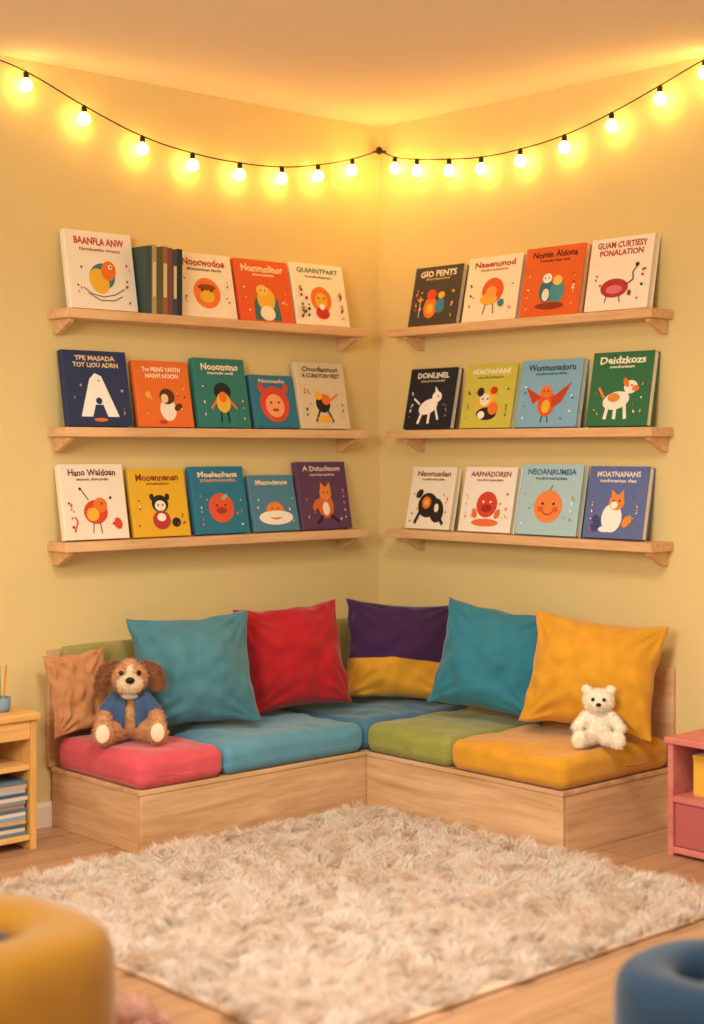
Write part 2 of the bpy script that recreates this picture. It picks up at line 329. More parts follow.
books_right = [
 [
  (-.275, -.560, .264, .030, '#46403c', [T('GIO PENTS', .5, .88, .74, .09, '#efe2c6'), T('doomunudoa', .5, .79, .5, .04, '#d7b07a'),
    E(.42, .3, .14, .18, OR), E(.42, .52, .1, .09, '#d8472e'), E(.62, .32, .1, .13, '#3c86a0'), E(.63, .5, .07, .06, YL), E(.42, .28, .07, .09, YL), Ln(CR, .015, (.2, .15), (.2, .5))] + conf(21, 20, [OR, YL, CR, RD], r=.022),
   'charcoal picture book with orange and blue birds'),
  (-.595, -.895, .278, .030, '#f0e3c6', [T('Naeenunod', .5, .88, .74, .08, '#b4442e'), T('dodorunadon', .5, .79, .5, .04, '#b4442e'),
    E(.52, .46, .2, .2, '#df5a30'), E(.46, .33, .16, .09, YL), E(.5, .44, .1, .09, '#f0a04e'), Ln(K, .014, (.42, .26), (.38, .1)), Ln(K, .014, (.55, .26), (.58, .1)), E(.7, .26, .06, .06, TL)] + conf(22, 9, [RD, K, YL]),
   'cream picture book with an orange-red round character'),
  (-.915, -1.222, .288, .030, '#dd6229', [T('Nomin Aldona', .5, .89, .74, .08, '#5c2416'), T('Yonodornan nod', .5, .8, .5, .04, '#5c2416'),
    E(.42, .36, .12, .17, '#2c6f80'), E(.6, .34, .12, .16, '#3d91a3'), E(.42, .54, .08, .07, WH), E(.6, .5, .08, .07, '#f0c862'), E(.5, .14, .24, .05, '#8c2f1c'), E(.42, .3, .06, .09, CR)] + eyes(.42, .54, .012, .03) + conf(23, 14, [YL, CR, '#8c2f1c']),
   'orange picture book with two teal birds'),
  (-1.255, -1.555, .290, .034, '#f2e6d2', [T('GUAM CURTIESY', .5, .9, .78, .075, '#b8372c'), T('PONALATION', .5, .79, .68, .07, '#b8372c'),
    E(.45, .3, .22, .13, '#b0323a'), E(.45, .28, .13, .06, '#d9707a'), Ln(K, .018, (.64, .34), (.74, .4), (.72, .5), (.78, .58)), E(.78, .6, .03, .03, K), Ln(K, .014, (.34, .2), (.32, .1)), Ln(K, .014, (.54, .2), (.56, .1)), E(.7, .22, .03, .04, BR)] + conf(24, 8, [K, RD]),
   'cream picture book with a long-tailed red creature'),
 ],
 [
  (-.245, -.528, .268, .030, '#20232e', [T('DONLINEL', .5, .88, .66, .08, '#ece4d2'), T('anoowooado', .5, .79, .5, .04, '#c9bfa6'),
    E(.48, .36, .2, .12, WH, 20), E(.64, .52, .1, .09, WH), Ln(WH, .05, (.38, .32), (.3, .08)), Ln(WH, .05, (.52, .3), (.52, .08)), Ln(WH, .04, (.62, .38), (.72, .14)), P(WH, (.6, .56), (.58, .7), (.67, .6)), Ln(WH, .03, (.3, .4), (.16, .5)), E(.67, .53, .014, .014, K)] + conf(25, 14, ['#b86a3a', CR, '#8a7f9a']),
   'black picture book with a white horse'),
  (-.583, -.865, .274, .028, '#c9c14e', [T('NONONNNNNE', .5, .88, .74, .07, '#f4efd0'), T('unodoranuno', .5, .79, .5, .04, '#6b6a24'),
    E(.48, .4, .19, .19, YL), E(.44, .44, .1, .1, CR), E(.5, .22, .2, .1, K), E(.62, .3, .1, .1, OR), E(.4, .2, .07, .06, WH), E(.34, .56, .07, .07, K), E(.6, .58, .07, .06, '#c8372c')] + eyes(.45, .45, .016, .05) + conf(26, 14, [GR, OR, K]),
   'lime yellow picture book with a yellow and black creature'),
  (-.892, -1.210, .278, .030, '#7fb0cc', [T('Wonmonadoru', .5, .88, .76, .08, '#2b4a63'), T('nodornanodun', .5, .79, .5, .04, '#2b4a63'),
    E(.48, .34, .14, .19, '#dc5a2c'), E(.46, .52, .1, .09, OR), P('#c2411f', (.55, .42), (.86, .66), (.72, .36), (.58, .28)), P('#c2411f', (.4, .44), (.12, .6), (.26, .34)), Ln(K, .014, (.44, .16), (.42, .06)), Ln(K, .014, (.52, .16), (.54, .06)), E(.48, .3, .07, .1, YL)] + eyes(.46, .53, .012, .035) + conf(27, 8, [WH, '#2b4a63']),
   'sky blue picture book with an orange-red bird'),
  (-1.262, -1.552, .292, .032, '#2f6f49', [T('Deidzkozs', .5, .89, .74, .085, '#f3ead0'), T('nondoranuo', .5, .8, .4, .04, '#f3ead0'),
    E(.46, .34, .22, .12, '#f3ead8', 10), E(.68, .52, .11, .09, '#f3ead8'), E(.76, .5, .06, .04, OR), E(.6, .58, .04, .07, OR, 30), Ln('#f3ead8', .055, (.34, .3), (.3, .09)), Ln('#f3ead8', .055, (.46, .28), (.46, .09)), Ln('#f3ead8', .055, (.6, .34), (.64, .09)), E(.42, .38, .1, .06, '#e08a3c'), Ln('#e08a3c', .04, (.26, .38), (.16, .52)), E(.7, .54, .013, .013, K), Ln('#f3ead8', .07, (.58, .38), (.66, .48))] + conf(28, 12, [YL, '#d8482c', CR]),
   'green picture book with a white and orange dog'),
 ],
 [
  (-.258, -.522, .272, .030, '#efe4cd', [T('Namnuaden', .5, .89, .74, .075, '#8c3b2c'), T('nodonranuden', .5, .8, .5, .04, BR),
    E(.45, .38, .22, .2, K), E(.66, .3, .16, .2, K, 20), E(.42, .42, .1, .1, OR), E(.42, .42, .05, .05, YL), Ln(K, .06, (.3, .28), (.2, .08)), Ln(K, .06, (.7, .24), (.84, .08)), E(.24, .56, .09, .06, K, 40), E(.66, .34, .05, .07, CR)] + conf(29, 9, [OR, RD]),
   'cream picture book with a black creature and orange spot'),
  (-.575, -.865, .274, .030, '#f3eadb', [T('AAFNADOREN', .5, .89, .76, .07, '#a83a30'), T('nodornauden', .5, .8, .5, .04, '#a83a30'),
    E(.5, .42, .2, .2, '#d2452f'), E(.5, .36, .1, .06, '#a32c20'), E(.5, .14, .26, .06, '#e5763f'), E(.28, .28, .05, .08, '#e5763f', 20), E(.72, .28, .05, .08, '#e5763f', -20)] + eyes(.5, .46, .018, .07, WH) + conf(30, 12, [RD, YL, OR]),
   'white picture book with a red round apple face'),
  (-.895, -1.212, .288, .032, '#a9cbd2', [T('NEOANRUMEIA', .5, .89, .78, .07, '#3f6f86'), T('nodornanuden', .5, .8, .5, .045, '#3f6f86'),
    E(.5, .4, .23, .23, '#eb8a48'), E(.38, .36, .05, .04, '#e0603c'), E(.62, .36, .05, .04, '#e0603c'), Ln('#7c3a1c', .014, (.42, .33), (.46, .29), (.54, .29), (.58, .33)), Ln('#6f9a74', .02, (.5, .62), (.54, .7))] + eyes(.5, .44, .02, .09) + conf(31, 12, [WH, '#eb8a48', '#6f9a74']),
   'pale blue picture book with a smiling orange circle'),
  (-1.245, -1.530, .282, .032, '#5f6ea2', [T('MOAYNANANS', .5, .89, .72, .065, '#e9d9c6'), T('nodoranuo den', .5, .8, .6, .05, '#e9d9c6'),
    E(.46, .28, .17, .2, WH), E(.52, .5, .13, .11, '#e68a3c'), P('#e68a3c', (.42, .54), (.42, .68), (.52, .6)), P('#e68a3c', (.54, .6), (.62, .68), (.64, .54)), E(.48, .46, .06, .05, WH), E(.72, .24, .1, .06, '#e68a3c', 50), E(.36, .12, .1, .04, WH), E(.2, .2, .08, .12, '#3f4a78')] + eyes(.52, .52, .014, .05) + conf(32, 14, [YL, '#d8482c', WH]),
   'violet blue picture book with an orange and white cat'),
 ]]
for r in range(3):
    for (y0, y1, h, t, c, art, lb) in books_right[r]:
        make_book(y0-y1, h, t, c, art, (-.062, (y0+y1)/2, LZ[r]+.0004), 'right', lb, 'face-out picture books')
sx = -1.374
for i, (c, w, h) in enumerate([('#3d4f4c', .024, .262), ('#b09a68', .022, .268), ('#5f5a3c', .026, .262), ('#9a6440', .024, .266), ('#7a4c42', .022, .262), ('#3f4a58', .022, .258), ('#2b3038', .022, .262)]):
    sx += w+.0015
    e = thing('thin_book', 'slim ' + ['dark teal', 'tan', 'olive', 'brown', 'plum brown', 'slate', 'near-black'][i] + ' book standing upright with its spine outward', 'book', (sx-w/2, -.012, LZ[0]+.0004), group='slim spine-out books')
    cm = paint(c); b = MB()
    b.box(-w/2, -w/2+.002, -.118, 0, 0, h, cm); b.box(w/2-.002, w/2, -.118, 0, 0, h, cm); b.box(-w/2, w/2, -.121, -.118, 0, h, cm)
    b.box(-w/2+.004, w/2-.004, -.1215, -.121, h*.25, h*.75, paint('#d8c79a') if i % 2 else cm)
    b.build('cover', e)
    p = MB(); p.box(-w/2+.0022, w/2-.0022, -.1175, -.003, .003, h-.003, pages_m); p.build('pages', e)

# ---------------------------------------------------------------- bench
bx = wood('birch_ply_x', (226, 186, 142), (192, 148, 104), 'x', .7)
by = wood('birch_ply_y', (226, 186, 142), (192, 148, 104), 'y', .7)
olive = fabric('olive_upholstery', (162, 150, 86))
BZ = .225; BL = -1.725; BR_ = -1.605
t = thing('storage_bench', 'low pale plywood bench box with olive backrest along the wall', 'bench')
boxobj('front_panel', BL, -.0205, -.600, -.580, 0, BZ-.018, bx, t)
boxobj('end_panel', BL, BL+.02, -.5795, -.0185, 0, BZ-.018, by, t)
boxobj('seat_deck', BL-.005, -.0205, -.603, -.0185, BZ-.0175, BZ, bx, t)
boxobj('backrest', BL-.015, -.0205, -.022, -.002, BZ+.0005, .665, bx, t)
t2 = thing('storage_bench', 'low pale plywood bench box with wooden back panel', 'bench')
boxobj('front_panel', -.645, -.625, BR_, -.604, 0, BZ-.018, by, t2)
boxobj('end_panel', -.6245, -.0185, BR_, BR_+.02, 0, BZ-.018, bx, t2)
boxobj('seat_deck', -.648, -.0185, BR_-.004, -.604, BZ-.0175, BZ, by, t2)
boxobj('backrest', -.022, -.002, BR_-.015, -.023, BZ+.0005, .60, by, t2)

def rbox(sx, sy, sz, r, cuts=18, puff=0, nz=0, seed=0):
    """rounded soft block centred in x,y with its bottom at z=0"""
    bm = bmesh.new(); bmesh.ops.create_cube(bm, size=2)
    bmesh.ops.subdivide_edges(bm, edges=bm.edges, cuts=cuts, use_grid_fill=True)
    for v in bm.verts:
        u = v.co.copy(); q = Vector((u.x*sx/2, u.y*sy/2, u.z*sz/2))
        inn = Vector((max(-sx/2+r, min(sx/2-r, q.x)), max(-sy/2+r, min(sy/2-r, q.y)), max(-sz/2+r, min(sz/2-r, q.z))))
        d = q-inn
        if d.length > 1e-6: q = inn+d.normalized()*r
        if u.z > 0: q.z += puff*(1-u.x**4)*(1-u.y**4)*u.z
        n3 = noise.noise(Vector((q.x*5+seed*3.1, q.y*5, q.z*4)))*.55+noise.noise(Vector((q.x*13+seed, q.y*13, q.z*9)))*.45
        if u.z > -.2: q.z += nz*n3
        if abs(u.x) > .95: q.x += (1 if u.x > 0 else -1)*(-abs(nz)*.25*abs(n3))
        if abs(u.y) > .95: q.y += (1 if u.y > 0 else -1)*(-abs(nz)*.25*abs(n3))
        q.z += sz/2; q.z = max(0, q.z); v.co = q
    for f in bm.faces: f.smooth = True
    me = bpy.data.meshes.new('soft'); bm.to_mesh(me); bm.free(); return me

olp = rbox(1.66, .34, .036, .015, 14, .006, .002, 3)
o = obj('backrest_pad', olp, t); olp.materials.append(olive); o.rotation_euler = (math.radians(90), 0, 0); o.location = (-.865, -.0225, .51)
o['label'] = 'olive green upholstered pad'

pink = fabric('pink_fabric', (212, 86, 96)); lblue = fabric('light_blue_fabric', (94, 150, 172)); dblue = fabric('mid_blue_fabric', (72, 122, 150))
green = fabric('moss_green_fabric', (150, 154, 76)); must = fabric('mustard_fabric', (214, 154, 46)); teal = fabric('teal_fabric', (78, 130, 142))
teal2 = fabric('bright_teal_fabric', (54, 126, 146)); red = fabric('red_fabric', (174, 36, 42)); purp = fabric('purple_fabric', (66, 40, 78)); tan = fabric('tan_fabric', (196, 138, 90))
def pad(x0, x1, y0, y1, m, label, seed):
    me = rbox(x1-x0, y1-y0, .110, .038, 44, .012, .018, seed); me.materials.append(m)
    return thing('seat_cushion', label, 'cushion', ((x0+x1)/2, (y0+y1)/2, BZ+.0005), data=me, group='flat seat cushions on the corner bench')
pad(BL-.012, -1.358, -.612, -.062, pink, 'soft pink flat seat cushion at the end of the bench', 1)
pad(-1.356, -.656, -.612, -.062, lblue, 'light blue flat seat cushion on the bench', 2)
pad(-.654, -.028, -.600, -.062, dblue, 'mid blue flat seat cushion in the bench corner', 3)
pad(-.658, -.028, -1.060, -.603, green, 'moss green flat seat cushion on the bench', 4)
pad(-.658, -.028, BR_-.012, -1.063, must, 'mustard yellow flat seat cushion on the bench', 5)

# ---------------------------------------------------------------- throw pillows
def pillow(w, h, th, m, seed, m2=None, split=0):
    N = 44; vs = []; idx = {}; fs = []; mi = []
    def P3(i, j, s):
        # cosine spacing packs rows along the rim for a round profile
        u = -math.cos(math.pi*i/N)*.45+(-1+2*i/N)*.55; v = -math.cos(math.pi*j/N)*.45+(-1+2*j/N)*.55
        k = .10
        x = w/2*u*(1-k*(1-v*v)); z = h/2*v*(1-k*(1-u*u))
        prof = max(0, (1-u**2)*(1-v**2))
        y = th/2*prof**.54
        e = min(1, 3.5*prof**.5)
        cr = noise.noise(Vector((u*1.8+seed*7, v*1.8, s*3)))*.022+noise.noise(Vector((u*4.5+seed*3, v*3.5, s)))*.014
        for cx in (-1, 1):
            for cy in (-1, 1):
                dd = math.hypot(u-cx, v-cy)
                an = math.atan2(v-cy, u-cx)
                cr += .007*math.sin(an*15+seed*2+cx)*math.exp(-((dd-.45)/.3)**2)
        y = s*(y+cr*e)
        x += .008*noise.noise(Vector((v*3, seed, u))); z += .008*noise.noise(Vector((u*3, seed+4, v)))
        return (x, y, z)
    for s in (-1, 1):
        for i in range(N+1):
            for j in range(N+1):
                if s == 1 and (i in (0, N) or j in (0, N)): idx[(s, i, j)] = idx[(-1, i, j)]; continue
                idx[(s, i, j)] = len(vs); vs.append(P3(i, j, s))
    for s in (-1, 1):
        for i in range(N):
            for j in range(N):
                q = [idx[(s, i, j)], idx[(s, i+1, j)], idx[(s, i+1, j+1)], idx[(s, i, j+1)]]
                fs.append(q if s == -1 else q[::-1]); mi.append(1 if (m2 and j < split*N) else 0)
    me = bpy.data.meshes.new('pillow'); me.from_pydata(vs, [], fs)
    me.materials.append(m)
    if m2: me.materials.append(m2)
    me.polygons.foreach_set('material_index', mi); me.polygons.foreach_set('use_smooth', [True]*len(fs)); me.update()
    return me
PZ = .352
def put_pillow(label, w, h, th, m, x, y, face, lean, roll, seed, m2=None, split=0, z=PZ):
    me = pillow(w, h, th, m, seed, m2, split)
    R = Matrix.Rotation(math.radians(face), 3, 'Z') @ Matrix.Rotation(-math.radians(lean), 3, 'X') @ Matrix.Rotation(math.radians(roll), 3, 'Y')
    P_ = [R @ v.co for v in me.vertices]
    lo = min(p.z for p in P_)
    # keep the soft body in front of both wall panels
    x -= max(0, x+max(p.x for p in P_)+.026); y -= max(0, y+max(p.y for p in P_)+.026)
    o = thing('throw_pillow', label, 'pillow', (x, y, z-lo), data=me, group='throw pillows on the bench')
    o.rotation_euler = R.to_euler(); return o
put_pillow('small tan pillow tucked behind the plush dog', .26, .31, .09, tan, -1.668, -.122, -6, 10, -4, 1)
put_pillow('large dusty teal pillow leaning on the backrest', .49, .44, .26, teal, -1.250, -.275, -22, 17, -2, 2)
put_pillow('deep red pillow leaning on the backrest', .45, .44, .25, red, -.745, -.27, -22, 17, -4, 3)
put_pillow('purple pillow with a mustard lower band in the bench corner', .49, .425, .22, purp, -.262, -.405, -43, 14, 3, 4, must, .40)
put_pillow('bright teal pillow leaning on the wooden back panel', .49, .435, .24, teal2, -.268, -.945, -66, 17, 7, 5)
put_pillow('large mustard yellow pillow leaning behind the teddy bear', .515, .43, .24, must, -.255, -1.428, -66, 16, 5, 6)

# ---------------------------------------------------------------- fur helper
def blade_arrays(base, dirv, length, width, bend):
    n = len(base)
    rnd = rng.normal(size=(n, 3)); side = np.cross(dirv, rnd); side /= np.linalg.norm(side, axis=1)[:, None]+1e-9
    mid = base+dirv*(length*.55)[:, None]; tip = base+dirv*length[:, None]+bend
    w = width[:, None]*side
    v = np.stack([base-w, base+w, mid-w*.8+bend*.3, mid+w*.8+bend*.3, tip], 1).reshape(-1, 3)
    o = (np.arange(n)*5)[:, None]
    tri = np.stack([o+np.array([[0, 1, 3]]), o+np.array([[0, 3, 2]]), o+np.array([[2, 3, 4]])], 1).reshape(-1, 3)
    return v, tri
def np_mesh(name, v, tri, colr=None):
    me = bpy.data.meshes.new(name); me.vertices.add(len(v)); me.vertices.foreach_set('co', v.astype(np.float32).ravel())
    me.loops.add(tri.size); me.loops.foreach_set('vertex_index', tri.astype(np.int32).ravel())
    me.polygons.add(len(tri)); me.polygons.foreach_set('loop_start', np.arange(0, tri.size, 3, dtype=np.int32))
    try: me.polygons.foreach_set('loop_total', np.full(len(tri), 3, dtype=np.int32))
    except Exception: pass
    me.update(calc_edges=True)
    if colr is not None:
        a = me.color_attributes.new('Col', 'FLOAT_COLOR', 'POINT'); a.data.foreach_set('color', colr.astype(np.float32).ravel())
    return me
def furry(name, mb, parent, n, length, voxel=.006, smooth=4, width=.0009):
    """fuse the rough volumes into one continuous skin, then add short nap"""
    o = mb.build(name, parent)
    m = o.modifiers.new('r', 'REMESH'); m.mode = 'VOXEL'; m.voxel_size = voxel
    s = o.modifiers.new('s', 'SMOOTH'); s.iterations = smooth; s.factor = .6
    dg = bpy.context.evaluated_depsgraph_get(); dg.update()
    me = bpy.data.meshes.new_from_object(o.evaluated_get(dg)); o.modifiers.clear()
    me.calc_loop_triangles()
    V = np.array([v.co[:] for v in me.vertices]); Tn = np.array([t.vertices[:] for t in me.loop_triangles])
    A, B, C = V[Tn[:, 0]], V[Tn[:, 1]], V[Tn[:, 2]]; nr = np.cross(B-A, C-A); ar = np.linalg.norm(nr, axis=1); nr /= ar[:, None]+1e-12
    pk = rng.choice(len(Tn), n, p=ar/ar.sum()); r1 = np.sqrt(rng.random(n))[:, None]; r2 = rng.random(n)[:, None]
    p = (1-r1)*A[pk]+r1*(1-r2)*B[pk]+r1*r2*C[pk]
    d = nr[pk]+rng.normal(size=(n, 3))*.45+np.array([0, 0, -.25]); d /= np.linalg.norm(d, axis=1)[:, None]
    bv, bt = blade_arrays(p, d, length*rng.uniform(.6, 1.3, n), np.full(n, width), rng.normal(size=(n, 3))*length*.2)
    bv[:, 2] = np.maximum(bv[:, 2], V[:, 2].min())
    faces = np.concatenate([Tn, bt+len(V)]); verts = np.concatenate([V, bv])
    m2 = np_mesh(name, verts, faces); m2.materials.append(mb.mats[0])
    m2.polygons.foreach_set('use_smooth', [True]*len(Tn)+[False]*len(bt)); m2.update()
    o.data = m2; return o
def limb(mb, a, b, ra, rb, m, k=7):
    a = Vector(a); b = Vector(b)
    for i in range(k):
        f = i/(k-1); r = ra+(rb-ra)*f; mb.ell(tuple(a.lerp(b, f)), (r, r, r), m, nu=14, nv=8)

black = mat('black_bead', (22, 18, 18), .2, .02)
fur_tan = mat('tan_plush', (204, 152, 104), .95, .15, 30, 0, 0, .3); fur_br = mat('brown_plush', (156, 100, 64), .95, .2, 30, 0, 0, .3)
fur_cr = mat('cream_plush', (238, 216, 182), .95, .1, 30, 0, 0, .3); denim = fabric('denim_vest', (66, 92, 132))
dog = thing('plush_dog', 'tan plush dog in a blue vest sitting on the pink cushion', 'stuffed toy', (-1.580, -.322, .353), (0, 0, math.radians(-34)))
b = MB(); b.ell((0, .005, .085), (.064, .055, .08), fur_tan)
b.ell((0, -.015, .230), (.070, .060, .058), fur_tan); b.ell((0, 0, .165), (.04, .038, .04), fur_tan); b.ell((0, -.02, .284), (.025, .02, .016), fur_tan)
for s in (-1, 1):
    limb(b, (s*.048, 0, .145), (s*.088, -.02, .1), .027, .026, fur_tan); limb(b, (s*.088, -.02, .1), (s*.098, -.065, .075), .026, .029, fur_tan)
    limb(b, (s*.04, -.02, .038), (s*.09, -.110, .038), .039, .032, fur_tan); b.ell((s*.096, -.130, .046), (.038, .027, .046), fur_tan)
furry('body', b, dog, 9000, .011)
for s in (-1, 1):
    e = MB(); limb(e, (s*.05, -.005, .268), (s*.088, -.005, .248), .018, .024, fur_br); limb(e, (s*.088, -.005, .248), (s*.104, -.012, .20), .025, .024, fur_br); furry('ear', e, dog, 2500, .013)
e = MB(); e.ell((0, -.066, .214), (.046, .040, .035), fur_cr); e.ell((0, -.057, .250), (.016, .02, .032), fur_cr); furry('muzzle', e, dog, 2400, .008, .004)
e = MB(); e.ell((0, -.108, .231), (.017, .010, .012), black); e.build('nose', dog)
for s in (-1, 1):
    e = MB(); e.ell((s*.032, -.073, .254), (.009, .007, .009), black); e.build('eye', dog)
    e = MB(); e.ell((s*.098, -.158, .048), (.026, .009, .034), fur_cr); e.build('paw_pad', dog)
e = MB(); n = 26; rows = 9; vs = []; fs = []
for j in range(rows):
    f = j/(rows-1); z = .052+.105*f; rr = .072*math.sqrt(max(.05, 1-((z-.085)/.105)**2)) + .003
    for i in range(n+1):
        a = math.radians(-90+14+(332)*i/n); vs.append((rr*1.04*math.cos(a), .005+rr*.93*math.sin(a), z))
for j in range(rows-1):
    for i in range(n): fs.append((j*(n+1)+i, j*(n+1)+i+1, (j+1)*(n+1)+i+1, (j+1)*(n+1)+i))
e.add(vs, fs, denim, True); o = e.build('vest', dog); sd = o.modifiers.new('s', 'SOLIDIFY'); sd.thickness = .006; sd.offset = 1
for s in (-1, 1):
    e = MB(); limb(e, (s*.052, 0, .142), (s*.084, -.018, .108), .034, .032, denim); e.build('vest_sleeve', dog)
e = MB(); e.ell((0, -.048, .166), (.03, .014, .014), paint('#c9c4b4')); e.build('neckerchief', dog)

fur_w = mat('ivory_plush', (246, 234, 212), .95, .07, 30, 0, 0, .3)
ted = thing('teddy_bear', 'small ivory white teddy bear sitting on the mustard cushion', 'stuffed toy', (-.388, -1.560, .352), (0, 0, math.radians(-52)))
ted.scale = (1.1, 1.1, 1.06)
b = MB(); b.ell((0, 0, .062), (.047, .042, .058), fur_w); b.ell((0, -.006, .150), (.050, .043, .041), fur_w); b.ell((0, -.002, .115), (.028, .026, .03), fur_w)
b.ell((0, -.042, .140), (.023, .02, .018), fur_w)
for s in (-1, 1):
    b.ell((s*.039, 0, .186), (.017, .010, .017), fur_w)
    limb(b, (s*.036, -.005, .1), (s*.070, -.03, .062), .019, .018, fur_w); limb(b, (s*.028, -.02, .026), (s*.058, -.072, .025), .026, .022, fur_w); b.ell((s*.062, -.084, .031), (.024, .016, .031), fur_w)
furry('body', b, ted, 9000, .007, .0045, 3, .0007)
for s in (-1, 1):
    e = MB(); e.ell((s*.018, -.0485, .161), (.006, .005, .006), black); e.build('eye', ted)
e = MB(); e.ell((0, -.0645, .146), (.009, .006, .007), black); e.build('nose', ted)

# ---------------------------------------------------------------- rug
RX0, RX1, RY0, RY1 = -2.46, -.70, -2.37, -.66
m, nt, bs = new_mat('shag_wool'); at = nt.nodes.new('ShaderNodeAttribute'); at.attribute_name = 'Col'
nt.links.new(at.outputs['Color'], bs.inputs['Base Color']); bs.inputs['Roughness'].default_value = .95; bs.inputs['Specular IOR Level'].default_value = .1
tr = nt.nodes.new('ShaderNodeBsdfTranslucent'); nt.links.new(at.outputs['Color'], tr.inputs['Color'])
mxs = nt.nodes.new('ShaderNodeMixShader'); mxs.inputs[0].default_value = .40
nt.links.new(bs.outputs[0], mxs.inputs[1]); nt.links.new(tr.outputs[0], mxs.inputs[2]); nt.links.new(mxs.outputs[0], nt.nodes['Material Output'].inputs['Surface'])
shag = m
rug = thing('shag_rug', 'thick cream and beige shag rug lying on the wood floor', 'rug', ((RX0+RX1)/2, (RY0+RY1)/2, 0))
me = rbox(RX1-RX0, RY1-RY0, .014, .006, 4); me.materials.append(mat('rug_backing', (226, 198, 168), .95, .1, 20)); obj('backing', me, rug).location = (0, 0, .001)
nt_ = 5200; per = 36
tx = rng.uniform(-(RX1-RX0)/2+.012, (RX1-RX0)/2-.012, nt_); ty = rng.uniform(-(RY1-RY0)/2+.012, (RY1-RY0)/2-.012, nt_)
ang = np.array([noise.noise(Vector((a*6, c*6, 9)))*7 for a, c in zip(tx, ty)])+rng.uniform(-1.3, 1.3, nt_)
tcol = rng.random(nt_)
tint = np.array([noise.noise(Vector((a*2.2, c*2.2, 3))) for a, c in zip(tx, ty)])
tb = np.repeat(np.arange(nt_), per); n = len(tb)
off = rng.normal(size=(n, 2))*.015
base = np.stack([tx[tb]+off[:, 0], ty[tb]+off[:, 1], np.full(n, .012)], 1)
aa = ang[tb]+rng.normal(size=n)*.28
lean = rng.uniform(.3, 1.1, nt_)[tb]+rng.normal(size=n)*.10
d = np.stack([np.cos(aa)*np.sin(lean), np.sin(aa)*np.sin(lean), np.cos(lean)], 1)
L = rng.uniform(.042, .062, n)*rng.uniform(.8, 1.2, nt_)[tb]
bend = np.stack([np.cos(aa)*.016-off[:, 0]*.75, np.sin(aa)*.016-off[:, 1]*.75, -np.full(n, .013)], 1)+rng.normal(size=(n, 3))*.0025
v, tri = blade_arrays(base, d, L, rng.uniform(.0012, .0022, n), bend)
v[:, 2] = np.maximum(v[:, 2], .004)
v[:, 0] = np.clip(v[:, 0], -(RX1-RX0)/2-.035, (RX1-RX0)/2+.035); v[:, 1] = np.clip(v[:, 1], -(RY1-RY0)/2-.035, (RY1-RY0)/2+.035)
ca = np.array((.97, .91, .84)); cb = np.array((.86, .70, .55))
f = np.clip(tcol**1.8*.95+tint*.3+rng.random(nt_)*.08, 0, 1)[tb][:, None]
bc = ca*(1-f)+cb*f; bc = bc*rng.uniform(.94, 1.02, n)[:, None]
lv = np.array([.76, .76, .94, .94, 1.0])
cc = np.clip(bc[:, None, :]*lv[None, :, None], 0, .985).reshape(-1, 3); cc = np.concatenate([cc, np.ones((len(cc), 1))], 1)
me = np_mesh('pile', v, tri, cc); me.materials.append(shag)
pile = obj('pile', me, rug); pile['kind'] = 'stuff'

# ---------------------------------------------------------------- string lights
wire_m = mat('black_cable', (30, 26, 22), .5, .02)
WO = -.045
pts0 = [(-2.12, 0, 2.868), (-1.951, 0, 2.848), (-1.838, 0, 2.823), (-1.585, 0, 2.734), (-1.316, 0, 2.655), (-1.071, 0, 2.620), (-.8285, 0, 2.611),
       (-.6006, 0, 2.622), (-.3964, 0, 2.656), (-.1957, 0, 2.706), (0, 0, 2.765), (0, -.1328, 2.722), (0, -.2714, 2.693), (0, -.4658, 2.667),
       (0, -.6522, 2.650), (0, -.8695, 2.653), (0, -1.102, 2.676), (0, -1.337, 2.727), (0, -1.5645, 2.793), (0, -1.766, 2.855), (0, -1.83, 2.868)]
pts = [(min(p[0]-(.0 if p[0] == 0 else .014), WO), min(p[1]-(.0 if p[1] == 0 else .014), WO), p[2]) for p in pts0]
CO = Vector((WO, WO, 2.765))
sl = thing('string_lights', 'black cable of warm glowing globe bulbs strung across both walls', 'string lights', CO)
cu = bpy.data.curves.new('cable', 'CURVE'); cu.dimensions = '3D'; cu.bevel_depth = .0028; cu.bevel_resolution = 2
def wiresp(ps):
    sp = cu.splines.new('BEZIER'); sp.bezier_points.add(len(ps)-1)
    for q, p in zip(sp.bezier_points, ps):
        q.co = Vector(p)-CO; q.handle_left_type = q.handle_right_type = 'AUTO'
wiresp(pts[:11]); wiresp(pts[10:])
tmp = bpy.data.objects.new('tmp', cu); col.objects.link(tmp)
dg = bpy.context.evaluated_depsgraph_get(); dg.update(); wme = bpy.data.meshes.new_from_object(tmp.evaluated_get(dg)); bpy.data.objects.remove(tmp)
wme.materials.clear(); wme.materials.append(wire_m); obj('cable', wme, sl)
b = MB(); b.ell((0, 0, 0), (.014, .014, .018), wire_m); b.box(0, -WO-.0005, 0, -WO-.0005, -.003, .003, wire_m); b.build('corner_hook', sl)
glow, nt, bs = new_mat('glowing_glass'); bs.inputs['Base Color'].default_value = (1, .8, .5, 1)
bs.inputs['Emission Color'].default_value = (1, .57, .14, 1); bs.inputs['Emission Strength'].default_value = 36
gb = MB(); gb.lathe([(.001, -.052), (.013, -.050), (.021, -.042), (.0245, -.031), (.0225, -.020), (.015, -.010), (.009, -.004), (.009, -.001)], glow, 14)
gme = gb.mesh('bulb'); sb = MB(); sb.lathe([(.0095, -.004), (.0105, 0), (.0105, .018), (.006, .022), (.003, .026)], wire_m, 12); sme = sb.mesh('socket')
for i, p in enumerate(pts[2:10]+pts[11:19]+[pts[19]]):
    bo = obj('bulb', gme, sl); bo.location = Vector(p)-CO+Vector((0, 0, -.022)); so = obj('socket', sme, bo)

